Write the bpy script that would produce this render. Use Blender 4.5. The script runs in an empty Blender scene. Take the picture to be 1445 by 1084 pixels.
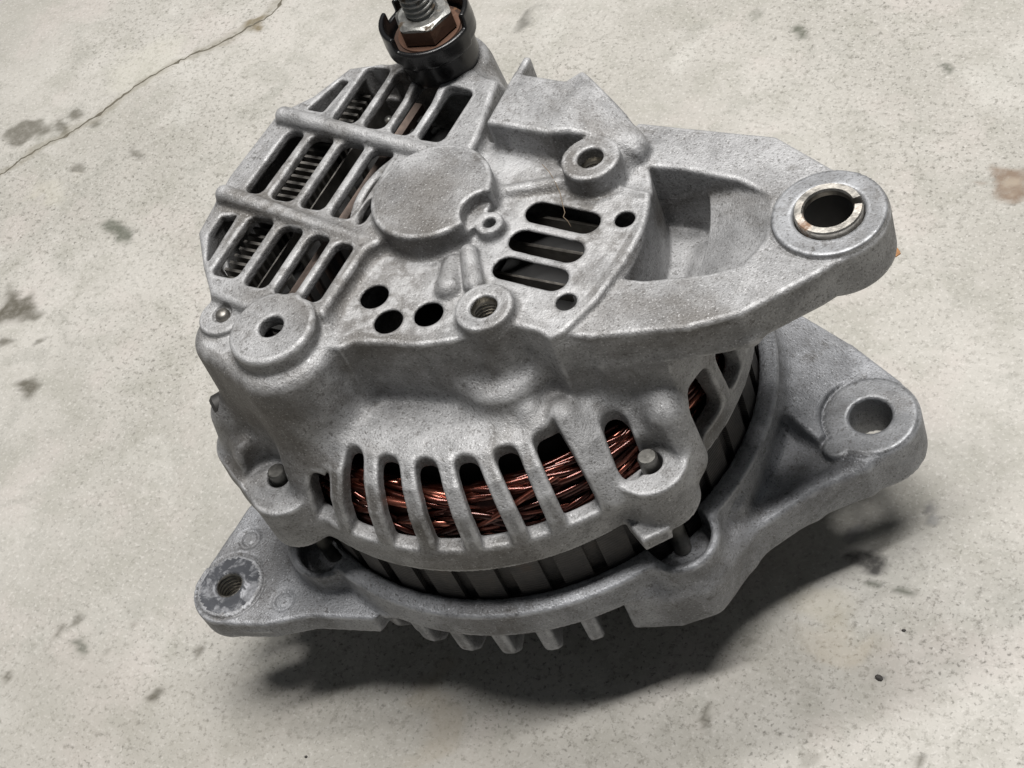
import bpy, math, random
import numpy as np
from mathutils import Vector, Matrix

random.seed(7)
rng = np.random.default_rng(7)
MM = 0.001            # modelling unit is the millimetre
ZG = 118.0            # the bearing cap stands 118 mm above the floor
sc = bpy.context.scene

# ------------------------------------------------------------------ camera
cd = bpy.data.cameras.new('camera')
cam = bpy.data.objects.new('camera', cd)
sc.collection.objects.link(cam)
_r = Vector((0.8550335553, 0.4337112582, -0.2842748034))
_u = Vector((-0.1933975609, 0.7753332951, 0.6012118303))
_b = Vector((0.4811600594, -0.4590782351, 0.7468146834))
_c = Vector((196.9508, -190.2099, 241.4163 + ZG)) * MM
cam.matrix_world = Matrix(((_r.x, _u.x, _b.x, _c.x), (_r.y, _u.y, _b.y, _c.y), (_r.z, _u.z, _b.z, _c.z), (0, 0, 0, 1)))
cd.sensor_width = 36.0
cd.lens = 57.30
cd.clip_start = 0.01
cd.clip_end = 100
sc.camera = cam

# ------------------------------------------------------------------ light
world = bpy.data.worlds.new('World')
sc.world = world
world.use_nodes = True
world.node_tree.nodes['Background'].inputs[0].default_value = (0.90, 0.95, 1.0, 1)
world.node_tree.nodes['Background'].inputs[1].default_value = 0.08

def area(name, loc, target, sx, sy, power, col, roll=0.0):
    l = bpy.data.lights.new(name, 'AREA')
    l.shape = 'RECTANGLE'; l.size = sx; l.size_y = sy; l.energy = power; l.color = col
    o = bpy.data.objects.new(name, l)
    sc.collection.objects.link(o)
    o.location = loc
    d = (Vector(target) - Vector(loc)).normalized()
    q = d.to_track_quat('-Z', 'Y').to_matrix().to_4x4()
    o.matrix_world = Matrix.Translation(loc) @ q @ Matrix.Rotation(roll, 4, 'Z')
    return o
# two parallel shop tubes overhead, running across the picture
for lx, ly, pw in ((0.30, -0.04, 38), (0.30, 0.56, 24)):
    tube = area('ceiling_lamp', (0.74 * lx - 0.673 * ly, 0.673 * lx + 0.74 * ly, 1.75), (0, 0, 0.06), 1.20, 0.12, pw, (1.0, 0.975, 0.945))
    tube.rotation_euler = (0, 0, math.radians(42.3))

sc.view_settings.view_transform = 'Standard'
sc.view_settings.look = 'None'
sc.view_settings.exposure = 0.0
sc.view_settings.gamma = 1.0
sc.view_settings.use_curve_mapping = False
sc.cycles.max_bounces = 8

# ------------------------------------------------------------------ small helpers
def link(o, parent=None):
    sc.collection.objects.link(o)
    if parent is not None:
        o.parent = parent
    return o

def mesh_obj(name, verts, faces, mat, parent=None, smooth=True, mm=True):
    me = bpy.data.meshes.new(name)
    v = np.asarray(verts, float)
    if mm:
        v = (v + np.array([0, 0, ZG])) * MM
    me.from_pydata(v.tolist(), [], faces)
    me.materials.append(mat)
    if smooth:
        me.polygons.foreach_set('use_smooth', [True] * len(me.polygons))
    me.update()
    return link(bpy.data.objects.new(name, me), parent)

def sharp(o, deg=35):
    me = o.data
    me.set_sharp_from_angle(angle=math.radians(deg))

def tag(o, label, cat, group=None, kind=None):
    if label: o['label'] = label
    if cat: o['category'] = cat
    if group: o['group'] = group
    if kind: o['kind'] = kind
    return o

def lathe(profile, cx, cy, n=40, a0=0.0, a1=2 * math.pi, closed_profile=False):
    """profile: (r, z) list, turned round the vertical through (cx, cy)"""
    full = abs((a1 - a0) - 2 * math.pi) < 1e-6
    m = n if full else n + 1
    V = []; F = []
    for i in range(m):
        a = a0 + (a1 - a0) * i / n
        for r, z in profile:
            V.append((cx + r * math.cos(a), cy + r * math.sin(a), z))
    k = len(profile)
    last = k if closed_profile else k - 1
    for i in range(n):
        j = (i + 1) % m
        for q in range(last):
            q2 = (q + 1) % k
            F.append((i * k + q, j * k + q, j * k + q2, i * k + q2))
    if not full and closed_profile:
        F.append(tuple(range(k)))
        F.append(tuple(reversed([n * k + q for q in range(k)])))
    return V, F

def tube_mesh(pts, r, sides=6):
    V = []; F = []
    P = [Vector(p) for p in pts]
    up = Vector((0.13, 0.2, 1)).normalized()
    for i, p in enumerate(P):
        t = (P[min(i + 1, len(P) - 1)] - P[max(i - 1, 0)]).normalized()
        a = t.cross(up).normalized(); b = a.cross(t)
        for s in range(sides):
            an = 2 * math.pi * s / sides
            V.append(tuple(p + (a * math.cos(an) + b * math.sin(an)) * r))
    for i in range(len(P) - 1):
        for s in range(sides):
            s2 = (s + 1) % sides
            F.append((i * sides + s, i * sides + s2, (i + 1) * sides + s2, (i + 1) * sides + s))
    F.append(tuple(reversed(range(sides)))); F.append(tuple((len(P) - 1) * sides + s for s in range(sides)))
    return V, F

def box_mesh(x0, x1, y0, y1, z0, z1):
    V = [(x, y, z) for x in (x0, x1) for y in (y0, y1) for z in (z0, z1)]
    F = [(0, 1, 3, 2), (4, 6, 7, 5), (0, 4, 5, 1), (2, 3, 7, 6), (0, 2, 6, 4), (1, 5, 7, 3)]
    return V, F

def thread_mesh(r, pitch, z0, z1, amp, cx, cy, n=28, per=8, inward=False):
    """screw thread as one helical height field"""
    rows = int((z1 - z0) / pitch * per) + 1
    V = []; F = []
    for j in range(rows + 1):
        z = z0 + (z1 - z0) * j / rows
        for i in range(n):
            a = 2 * math.pi * i / n
            ph = (z / pitch - i / n) % 1.0
            tri = abs(ph - 0.5) * 2
            rr = r - amp * (1 - min(1, max(0, (tri - 0.1) / 0.8)))
            V.append((cx + rr * math.cos(a), cy + rr * math.sin(a), z))
    for j in range(rows):
        for i in range(n):
            i2 = (i + 1) % n
            q = (j * n + i, j * n + i2, (j + 1) * n + i2, (j + 1) * n + i)
            F.append(tuple(reversed(q)) if inward else q)
    if not inward:
        F.append(tuple(range(rows * n, rows * n + n)))
    return V, F

# ------------------------------------------------------------------ materials
def new_mat(name):
    m = bpy.data.materials.new(name)
    m.use_nodes = True
    nt = m.node_tree
    return m, nt, nt.nodes['Principled BSDF']

class NB:
    """tiny node builder"""
    def __init__(s, nt): s.nt = nt
    def n(s, t, **kw):
        x = s.nt.nodes.new(t)
        for k, v in kw.items(): setattr(x, k, v)
        return x
    def l(s, a, b): s.nt.links.new(a, b)
    def val(s, x, sock):
        if isinstance(x, (int, float)): sock.default_value = x
        elif isinstance(x, tuple): sock.default_value = x
        else: s.l(x, sock)
    def math(s, op, a, b=None, c=None, clamp=False):
        x = s.n('ShaderNodeMath', operation=op); x.use_clamp = clamp
        s.val(a, x.inputs[0])
        if b is not None: s.val(b, x.inputs[1])
        if c is not None: s.val(c, x.inputs[2])
        return x.outputs[0]
    def ramp(s, f, stops):
        x = s.n('ShaderNodeValToRGB'); e = x.color_ramp.elements
        while len(e) < len(stops): e.new(0.5)
        for q, (p, c) in zip(e, stops):
            q.position = p; q.color = c if len(c) == 4 else (*c, 1)
        s.l(f, x.inputs[0]); return x.outputs[0]
    def smooth(s, f, a, b, lo=0.0, hi=1.0):
        x = s.n('ShaderNodeMapRange', interpolation_type='SMOOTHSTEP')
        s.l(f, x.inputs[0]); x.inputs[1].default_value = a; x.inputs[2].default_value = b
        x.inputs[3].default_value = lo; x.inputs[4].default_value = hi
        return x.outputs[0]
    def noise(s, co, scale, detail=4, rough=0.55, dist=0.0):
        x = s.n('ShaderNodeTexNoise'); s.l(co, x.inputs['Vector'])
        x.inputs['Scale'].default_value = scale; x.inputs['Detail'].default_value = detail
        x.inputs['Roughness'].default_value = rough; x.inputs['Distortion'].default_value = dist
        return x.outputs[0]
    def mix(s, f, a, b, mode='MIX'):
        x = s.n('ShaderNodeMix', data_type='RGBA', blend_type=mode)
        s.val(f, x.inputs[0])
        s.val(a if not isinstance(a, tuple) else (*a[:3], 1), x.inputs[6])
        s.val(b if not isinstance(b, tuple) else (*b[:3], 1), x.inputs[7])
        return x.outputs[2]
    def bump(s, h, strength, dist, normal=None):
        x = s.n('ShaderNodeBump'); s.l(h, x.inputs['Height'])
        x.inputs['Strength'].default_value = strength; x.inputs['Distance'].default_value = dist
        if normal is not None: s.l(normal, x.inputs['Normal'])
        return x.outputs[0]

def cast_metal(name, base, tint=(1, 1, 1), metallic=0.5, rough=0.5, grime=0.5, off=0.0, relief=1.0):
    m, nt, p = new_mat(name); b = NB(nt)
    co = b.n('ShaderNodeNewGeometry').outputs['Position']
    mp = b.n('ShaderNodeMapping'); b.l(co, mp.inputs[0]); mp.inputs[1].default_value = (off, off * .7, off * 1.3)
    co = mp.outputs[0]
    grain = b.noise(co, 2100, 2, 0.65)
    mid = b.noise(co, 640, 3, 0.65)
    pat = b.noise(co, 70, 6, 0.68, 0.3)
    fin = b.noise(co, 230, 4, 0.65, 0.2)
    big = b.noise(co, 19, 5, 0.62, 0.6)
    light = tuple(base * 1.14 * t for t in tint); dark = tuple(base * 0.58 * t for t in tint)
    c = b.mix(b.smooth(pat, 0.30, 0.66), dark, light)
    c = b.mix(b.smooth(fin, 0.52, 0.72, 0.0, 0.35), c, tuple(base * 0.55 * t for t in tint))
    c = b.mix(b.math('MULTIPLY', b.smooth(big, 0.45, 0.62), grime * 0.85), c, (0.074, 0.064, 0.052))
    ox = b.noise(co, 33, 5, 0.7, 0.8)
    c = b.mix(b.smooth(ox, 0.56, 0.74, 0.0, 0.22), c, tuple(base * 1.35 * t for t in (1.0, 1.0, 1.02)))
    sm = b.noise(co, 130, 4, 0.7, 0.5)
    c = b.mix(b.smooth(sm, 0.56, 0.74, 0.0, 0.55), c, (0.07, 0.063, 0.055))
    # soot, pits and bright crystals of the sand casting
    c = b.mix(b.smooth(mid, 0.30, 0.42, 0.55, 0.0), c, (0.045, 0.041, 0.037))
    c = b.mix(b.smooth(grain, 0.30, 0.46, 0.62, 0.0), c, (0.055, 0.05, 0.045))
    glint = b.smooth(grain, 0.60, 0.74, 0.0, 0.48)
    c = b.mix(glint, c, tuple(min(1, base * 1.9 * t) for t in tint))
    # edges rubbed bright by handling
    at = b.n('ShaderNodeAttribute', attribute_name='wear')
    rub = b.math('MULTIPLY', b.smooth(at.outputs['Fac'], 0.24, 0.85), b.smooth(fin, 0.40, 0.62, 0.06, 0.55))
    c = b.mix(rub, c, tuple(base * 1.6 * t for t in tint))
    b.l(c, p.inputs['Base Color'])
    p.inputs['Metallic'].default_value = metallic
    r = b.math('ADD', b.math('MULTIPLY', mid, 0.30), rough - 0.15)
    b.l(b.math('SUBTRACT', r, b.math('ADD', b.math('MULTIPLY', glint, 0.4), b.math('MULTIPLY', rub, 0.12))), p.inputs['Roughness'])
    n1 = b.bump(mid, 0.42 * relief, 0.00045)
    n2 = b.bump(grain, 0.60 * relief, 0.0003, n1)
    b.l(n2, p.inputs['Normal'])
    return m

def plain_metal(name, col, rough=0.35, metallic=1.0, rust=0.0, rustcol=(0.16, 0.075, 0.035), bump=0.3, scale=400, patch=110):
    m, nt, p = new_mat(name); b = NB(nt)
    co = b.n('ShaderNodeNewGeometry').outputs['Position']
    a = b.noise(co, scale, 4, 0.6); g = b.noise(co, patch, 6, 0.7, 0.5)
    c = b.mix(b.smooth(a, 0.3, 0.7), tuple(x * 0.72 for x in col), tuple(min(1, x * 1.12) for x in col))
    met = metallic
    rr = b.math('ADD', b.math('MULTIPLY', a, 0.25), rough - 0.12)
    if rust > 0:
        f = b.smooth(g, 0.62 - rust * 0.35, 0.75 - rust * 0.35)
        c = b.mix(f, c, rustcol)
        b.l(b.math('SUBTRACT', metallic, b.math('MULTIPLY', f, metallic * 0.85)), p.inputs['Metallic'])
        rr = b.math('ADD', rr, b.math('MULTIPLY', f, 0.35))
    else:
        p.inputs['Metallic'].default_value = met
    b.l(c, p.inputs['Base Color']); b.l(rr, p.inputs['Roughness'])
    b.l(b.bump(a, bump, 0.0003), p.inputs['Normal'])
    return m

M_CAST = cast_metal('cast_aluminium', 0.31, (0.985, 0.99, 1.005), 0.36, 0.60, 0.85)
M_CAST2 = cast_metal('cast_aluminium_bluish', 0.30, (0.96, 0.985, 1.04), 0.40, 0.56, 0.4, 0.31)
M_MACH = cast_metal('machined_aluminium', 0.265, (0.965, 0.99, 1.035), 0.45, 0.50, 0.5, 0.77, 0.28)
M_WORN = plain_metal('worn_spot_face', (0.23, 0.235, 0.25), 0.5, 0.5, rust=0.58, rustcol=(0.050, 0.053, 0.061), bump=0.3, scale=900, patch=210)
M_BOLT = plain_metal('bolt_steel', (0.22, 0.215, 0.20), 0.4, 0.9, bump=0.3)
M_STEEL = plain_metal('worn_steel', (0.62, 0.59, 0.54), 0.34, 1.0, rust=0.26, rustcol=(0.20, 0.12, 0.075))
M_ZINC = plain_metal('zinc_steel', (0.36, 0.36, 0.345), 0.46, 1.0, rust=0.28, rustcol=(0.10, 0.075, 0.05), bump=0.5, patch=260)
M_RUST = plain_metal('rusty_steel', (0.20, 0.13, 0.09), 0.5, 0.5, rust=0.8, rustcol=(0.10, 0.05, 0.03), bump=0.5)
M_BRASS = plain_metal('tarnished_copper', (0.52, 0.27, 0.13), 0.5, 0.6, rust=0.72, rustcol=(0.055, 0.03, 0.02), bump=0.5)
M_DARK = plain_metal('dark_steel', (0.07, 0.068, 0.066), 0.55, 0.6, bump=0.4, scale=250)
M_LAM = plain_metal('stator_steel', (0.036, 0.035, 0.036), 0.5, 0.4, rust=0.2, rustcol=(0.05, 0.04, 0.036), bump=0.4, scale=300)
M_FIN = plain_metal('fin_aluminium', (0.20, 0.19, 0.175), 0.42, 0.8, bump=0.2)
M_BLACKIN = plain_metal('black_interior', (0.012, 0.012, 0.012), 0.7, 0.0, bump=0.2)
M_PINK = plain_metal('brown_plastic', (0.15, 0.11, 0.09), 0.6, 0.0, rust=0.3, rustcol=(0.10, 0.08, 0.07), bump=0.3)
M_THREAD = plain_metal('thread_steel', (0.40, 0.38, 0.34), 0.35, 1.0, bump=0.1)

def laminated():
    m, nt, p = new_mat('laminated_steel'); b = NB(nt)
    co = b.n('ShaderNodeNewGeometry').outputs['Position']
    sep = b.n('ShaderNodeSeparateXYZ'); b.l(co, sep.inputs[0])
    ln = b.math('SINE', b.math('MULTIPLY', sep.outputs[2], 2 * math.pi / 0.0009))
    g = b.noise(co, 120, 5, 0.65, 0.4); a = b.noise(co, 700, 3)
    c = b.mix(b.smooth(g, 0.35, 0.7), (0.032, 0.031, 0.032), (0.064, 0.060, 0.057))
    c = b.mix(b.smooth(g, 0.60, 0.72, 0.0, 0.6), c, (0.062, 0.038, 0.026))
    c = b.mix(b.math('MULTIPLY', b.smooth(ln, -0.2, 0.9), 0.25), c, (0.012, 0.012, 0.012))
    b.l(c, p.inputs['Base Color']); p.inputs['Metallic'].default_value = 0.35
    b.l(b.math('ADD', b.math('MULTIPLY', a, 0.3), 0.42), p.inputs['Roughness'])
    b.l(b.bump(b.math('ADD', b.math('MULTIPLY', ln, 0.3), a), 0.35, 0.0003), p.inputs['Normal'])
    return m
M_LAM = laminated()

def plastic():
    m, nt, p = new_mat('black_plastic'); b = NB(nt)
    co = b.n('ShaderNodeNewGeometry').outputs['Position']
    g = b.noise(co, 140, 5, 0.6); f = b.noise(co, 900, 3)
    b.l(b.mix(b.smooth(g, 0.5, 0.75), (0.008, 0.008, 0.0085), (0.022, 0.021, 0.02)), p.inputs['Base Color'])
    b.l(b.math('ADD', b.math('MULTIPLY', g, 0.3), 0.14), p.inputs['Roughness'])
    b.l(b.bump(f, 0.12, 0.0002), p.inputs['Normal'])
    return m
M_PLASTIC = plastic()

def copper():
    m, nt, p = new_mat('varnished_copper_wire'); b = NB(nt)
    co = b.n('ShaderNodeNewGeometry').outputs['Position']
    rnd = b.n('ShaderNodeObjectInfo').outputs['Random']
    g = b.noise(co, 260, 3, 0.6)
    c = b.ramp(rnd, [(0.0, (0.035, 0.011, 0.008)), (0.5, (0.085, 0.026, 0.018)), (0.82, (0.19, 0.066, 0.047)), (1.0, (0.46, 0.195, 0.145))])
    c = b.mix(b.smooth(g, 0.52, 0.7), c, (0.05, 0.014, 0.009))
    b.l(c, p.inputs['Base Color'])
    p.inputs['Metallic'].default_value = 0.9
    b.l(b.math('ADD', b.math('MULTIPLY', g, 0.2), 0.16), p.inputs['Roughness'])
    p.inputs['Coat Weight'].default_value = 0.6; p.inputs['Coat Roughness'].default_value = 0.12
    p.inputs['Coat Tint'].default_value = (1.0, 0.75, 0.65, 1)
    return m
M_COPPER = copper()
# ------------------------------------------------------------------ concrete floor
def concrete():
    m, nt, p = new_mat('concrete'); b = NB(nt)
    pos = b.n('ShaderNodeNewGeometry').outputs['Position']
    n_big = b.noise(pos, 11, 4, 0.6); n_mid = b.noise(pos, 60, 4, 0.65, 0.4); n_fine = b.noise(pos, 330, 3, 0.7); n_dust = b.noise(pos, 900, 2, 0.6)
    c = b.mix(b.smooth(n_big, 0.3, 0.7), (0.325, 0.314, 0.285), (0.425, 0.411, 0.381))
    c = b.mix(b.math('MULTIPLY', b.smooth(n_mid, 0.45, 0.68), 0.55), c, (0.285, 0.279, 0.245))
    c = b.mix(b.math('MULTIPLY', b.smooth(b.noise(pos, 27, 4, 0.6), 0.50, 0.68), 0.50), c, (0.435, 0.400, 0.375))
    c = b.mix(b.smooth(b.noise(pos, 45, 6, 0.72, 0.6), 0.50, 0.70, 0.0, 0.5), c, (0.265, 0.262, 0.235))
    c = b.mix(b.smooth(b.noise(pos, 18, 5, 0.65, 0.8), 0.55, 0.70, 0.0, 0.5), c, (0.47, 0.46, 0.43))
    # aggregate flecks, denser in worn areas
    wear = b.smooth(b.noise(pos, 7.5, 2), 0.36, 0.60)
    dens = b.math('ADD', b.math('MULTIPLY', wear, 0.50), 0.24)
    c = b.mix(b.math('MULTIPLY', b.smooth(b.noise(pos, 420, 3, 0.75), 0.50, 0.72), dens), c, (0.15, 0.142, 0.122))
    c = b.mix(b.math('MULTIPLY', b.smooth(b.noise(pos, 800, 2, 0.6), 0.56, 0.72), dens), c, (0.10, 0.095, 0.083))
    c = b.mix(b.math('MULTIPLY', b.smooth(n_dust, 0.54, 0.70), 0.45), c, (0.53, 0.515, 0.485))
    at = b.n('ShaderNodeAttribute', attribute_name='stain_shade')
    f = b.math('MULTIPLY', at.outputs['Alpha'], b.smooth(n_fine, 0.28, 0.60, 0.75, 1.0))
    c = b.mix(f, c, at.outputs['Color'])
    b.l(c, p.inputs['Base Color'])
    b.l(b.math('ADD', b.math('MULTIPLY', n_mid, 0.25), 0.58), p.inputs['Roughness'])
    p.inputs['Specular IOR Level'].default_value = 0.35
    h = b.math('ADD', b.math('MULTIPLY', n_fine, 0.8), b.math('MULTIPLY', n_dust, 0.35))
    b.l(b.bump(h, 0.30, 0.0006), p.inputs['Normal'])
    return m
CRACK = [(-292.4, 55.3), (-282.7, 71.3), (-274.0, 88.8), (-259.6, 106.6), (-250.3, 126.5), (-240.6, 141.1), (-230.1, 149.4), (-221.8, 161.0), (-215.8, 170.7), (-216.6, 183.1), (-219.1, 195.4)]
STAINS_SHADE = [
    (-21.8, -88.2, 46.1, 12.2, 0.33, (0.25, 0.235, 0.205), 0.3) ,  # rows of this colour: shade painted over the near floor, plus some dirt
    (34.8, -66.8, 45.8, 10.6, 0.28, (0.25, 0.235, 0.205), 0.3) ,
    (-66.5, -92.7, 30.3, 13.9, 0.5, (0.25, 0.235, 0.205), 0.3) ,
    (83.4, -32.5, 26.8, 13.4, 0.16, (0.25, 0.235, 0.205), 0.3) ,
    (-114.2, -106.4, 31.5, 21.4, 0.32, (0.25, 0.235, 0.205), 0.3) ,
    (-218.5, 165.1, 4.7, 4.4, 1.11, (0.15, 0.12, 0.07), 0.97) ,
    (-286.4, 94.8, 7.3, 5.2, -0.01, (0.085, 0.078, 0.06), 0.81) ,
    (-271.9, 97.2, 6.2, 2.2, -0.6, (0.085, 0.078, 0.06), 0.81) ,
    (-267.9, 105.2, 2.6, 3.1, 0.19, (0.085, 0.078, 0.06), 0.81) ,
    (-211.3, 56.0, 9.6, 2.9, -0.43, (0.075, 0.08, 0.06), 0.88) ,
    (-257.8, 104.2, 2.3, 2.1, 0.17, (0.085, 0.078, 0.06), 0.68) ,
    (-248.7, 80.1, 3.7, 1.6, -0.27, (0.085, 0.078, 0.06), 0.68) ,
    (-229.4, 91.7, 5.2, 1.4, -0.52, (0.085, 0.078, 0.06), 0.68) ,
    (-231.9, 18.0, 7.3, 7.2, 0.22, (0.085, 0.078, 0.06), 0.97) ,
    (-222.7, 16.1, 4.8, 3.0, -0.08, (0.085, 0.078, 0.06), 0.81) ,
    (-201.5, -13.3, 6.4, 2.8, -0.32, (0.085, 0.078, 0.06), 0.94) ,
    (-222.8, 0.0, 2.7, 2.8, 0.26, (0.085, 0.078, 0.06), 0.81) ,
    (-210.0, 5.6, 1.7, 1.7, 0.23, (0.085, 0.078, 0.06), 0.68) ,
    (-105.0, 180.9, 6.5, 3.6, 1.62, (0.15, 0.145, 0.13), 0.97) ,
    (-1.0, 189.7, 5.4, 3.0, -0.76, (0.075, 0.08, 0.06), 0.94) ,
    (49.0, 178.3, 3.6, 1.2, -0.81, (0.075, 0.08, 0.06), 0.81) ,
    (-22.4, 193.9, 2.2, 1.8, 0.14, (0.075, 0.08, 0.06), 0.4) ,
    (79.7, 136.5, 4.4, 4.2, 0.69, (0.17, 0.12, 0.085), 0.81) ,
    (83.1, 131.9, 5.4, 3.8, -0.15, (0.17, 0.12, 0.085), 0.81) ,
    (84.4, 135.6, 4.4, 5.7, 0.18, (0.17, 0.12, 0.085), 0.74) ,
    (83.2, 134.2, 2.8, 2.6, 0.22, (0.33, 0.28, 0.22), 0.68) ,
    (73.0, 132.3, 2.0, 1.1, 0.2, (0.17, 0.12, 0.085), 0.4) ,
    (83.8, 3.5, 3.6, 2.6, -0.03, (0.045, 0.043, 0.04), 0.97) ,
    (87.8, -2.7, 1.7, 1.7, 0.3, (0.075, 0.08, 0.06), 0.81) ,
    (95.6, -2.6, 2.5, 1.2, -0.12, (0.075, 0.08, 0.06), 0.81) ,
    (80.1, 10.3, 1.5, 2.3, 0.28, (0.24, 0.235, 0.23), 0.94) ,
    (94.8, 22.7, 1.4, 1.8, 0.3, (0.17, 0.165, 0.16), 0.94) ,
    (95.8, 19.7, 1.6, 1.3, 0.26, (0.2, 0.2, 0.2), 0.81) ,
    (97.7, -27.3, 1.0, 0.9, 0.42, (0.1, 0.1, 0.1), 0.97) ,
    (77.6, -11.7, 10.8, 4.3, -0.09, (0.4, 0.36, 0.27), 0.35) ,
    (84.7, -21.0, 12.1, 5.9, 0.12, (0.42, 0.36, 0.27), 0.3) ,
    (-5.4, -70.1, 5.1, 14.6, 0.32, (0.3, 0.265, 0.21), 0.45) ,
    (61.4, -49.8, 1.3, 3.8, 0.32, (0.085, 0.078, 0.06), 0.74) ,
    (64.7, -27.3, 1.6, 1.2, 0.32, (0.085, 0.078, 0.06), 0.4) ,
    (113.4, -44.6, 1.4, 1.2, 0.37, (0.085, 0.078, 0.06), 0.81) ,
    (88.9, -52.1, 2.3, 1.8, 0.31, (0.085, 0.078, 0.06), 0.35) ,
    (-118.7, -88.0, 4.3, 1.5, -0.38, (0.075, 0.08, 0.06), 0.81) ,
    (-129.3, -85.3, 1.5, 3.0, 0.28, (0.085, 0.078, 0.06), 0.74) ,
    (-127.0, -80.9, 1.3, 2.2, 0.32, (0.085, 0.078, 0.06), 0.68) ,
    (-137.0, -102.7, 1.5, 2.1, 0.34, (0.085, 0.078, 0.06), 0.81) ,
    (-85.6, -92.8, 2.0, 1.6, 0.31, (0.085, 0.078, 0.06), 0.94) ,
    (-81.6, -77.3, 1.4, 2.1, 0.3, (0.085, 0.078, 0.06), 0.74) ,
    (-107.9, -76.6, 1.1, 1.2, 0.27, (0.085, 0.078, 0.06), 0.4) ,
    (-110.1, -85.9, 1.2, 1.4, 0.24, (0.085, 0.078, 0.06), 0.4) ,
    (-254.0, 68.1, 8.1, 6.2, 0.66, (0.42, 0.4, 0.33), 0.3) ,
    (-333.3, 156.0, 10.1, 6.8, 0.79, (0.36, 0.35, 0.32), 0.35) ,
    (-255.9, 136.8, 17.0, 11.9, 0.65, (0.46, 0.45, 0.38), 0.3) ,
    (-292.4, 55.3, 6.2, 2.1, 1.03, (0.19, 0.175, 0.135), 0.45) ,
    (-287.6, 63.3, 6.2, 2.1, 1.03, (0.19, 0.175, 0.135), 0.45) ,
    (-282.7, 71.3, 6.4, 2.1, 1.1, (0.19, 0.175, 0.135), 0.45) ,
    (-278.3, 80.0, 6.4, 2.2, 1.12, (0.19, 0.175, 0.135), 0.45) ,
    (-274.0, 88.8, 7.5, 2.1, 0.88, (0.19, 0.175, 0.135), 0.45) ,
    (-266.8, 97.7, 7.5, 2.2, 0.9, (0.19, 0.175, 0.135), 0.45) ,
    (-259.6, 106.6, 7.2, 2.1, 1.14, (0.19, 0.175, 0.135), 0.45) ,
    (-255.0, 116.5, 7.3, 2.2, 1.13, (0.19, 0.175, 0.135), 0.45) ,
    (-250.3, 126.5, 5.8, 2.2, 0.98, (0.19, 0.175, 0.135), 0.45) ,
    (-245.5, 133.8, 5.8, 2.1, 0.97, (0.19, 0.175, 0.135), 0.45) ,
    (-240.6, 141.1, 4.4, 2.1, 0.66, (0.19, 0.175, 0.135), 0.45) ,
    (-235.3, 145.2, 4.4, 2.2, 0.69, (0.19, 0.175, 0.135), 0.45) ,
    (-230.1, 149.4, 4.7, 2.1, 0.95, (0.19, 0.175, 0.135), 0.45) ,
    (-226.0, 155.2, 4.7, 2.1, 0.95, (0.19, 0.175, 0.135), 0.45) ,
    (-221.8, 161.0, 3.7, 2.2, 1.03, (0.19, 0.175, 0.135), 0.45) ,
    (-218.8, 165.9, 3.7, 2.2, 1.03, (0.19, 0.175, 0.135), 0.45) ,
    (-215.8, 170.7, 4.1, 2.1, 1.64, (0.19, 0.175, 0.135), 0.45) ,
    (-216.2, 176.9, 4.0, 2.1, 1.65, (0.19, 0.175, 0.135), 0.45) ,
    (-216.6, 183.1, 4.1, 2.0, 1.77, (0.19, 0.175, 0.135), 0.45) ,
    (-217.9, 189.2, 4.2, 1.9, 1.76, (0.19, 0.175, 0.135), 0.45) ,
]

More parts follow.
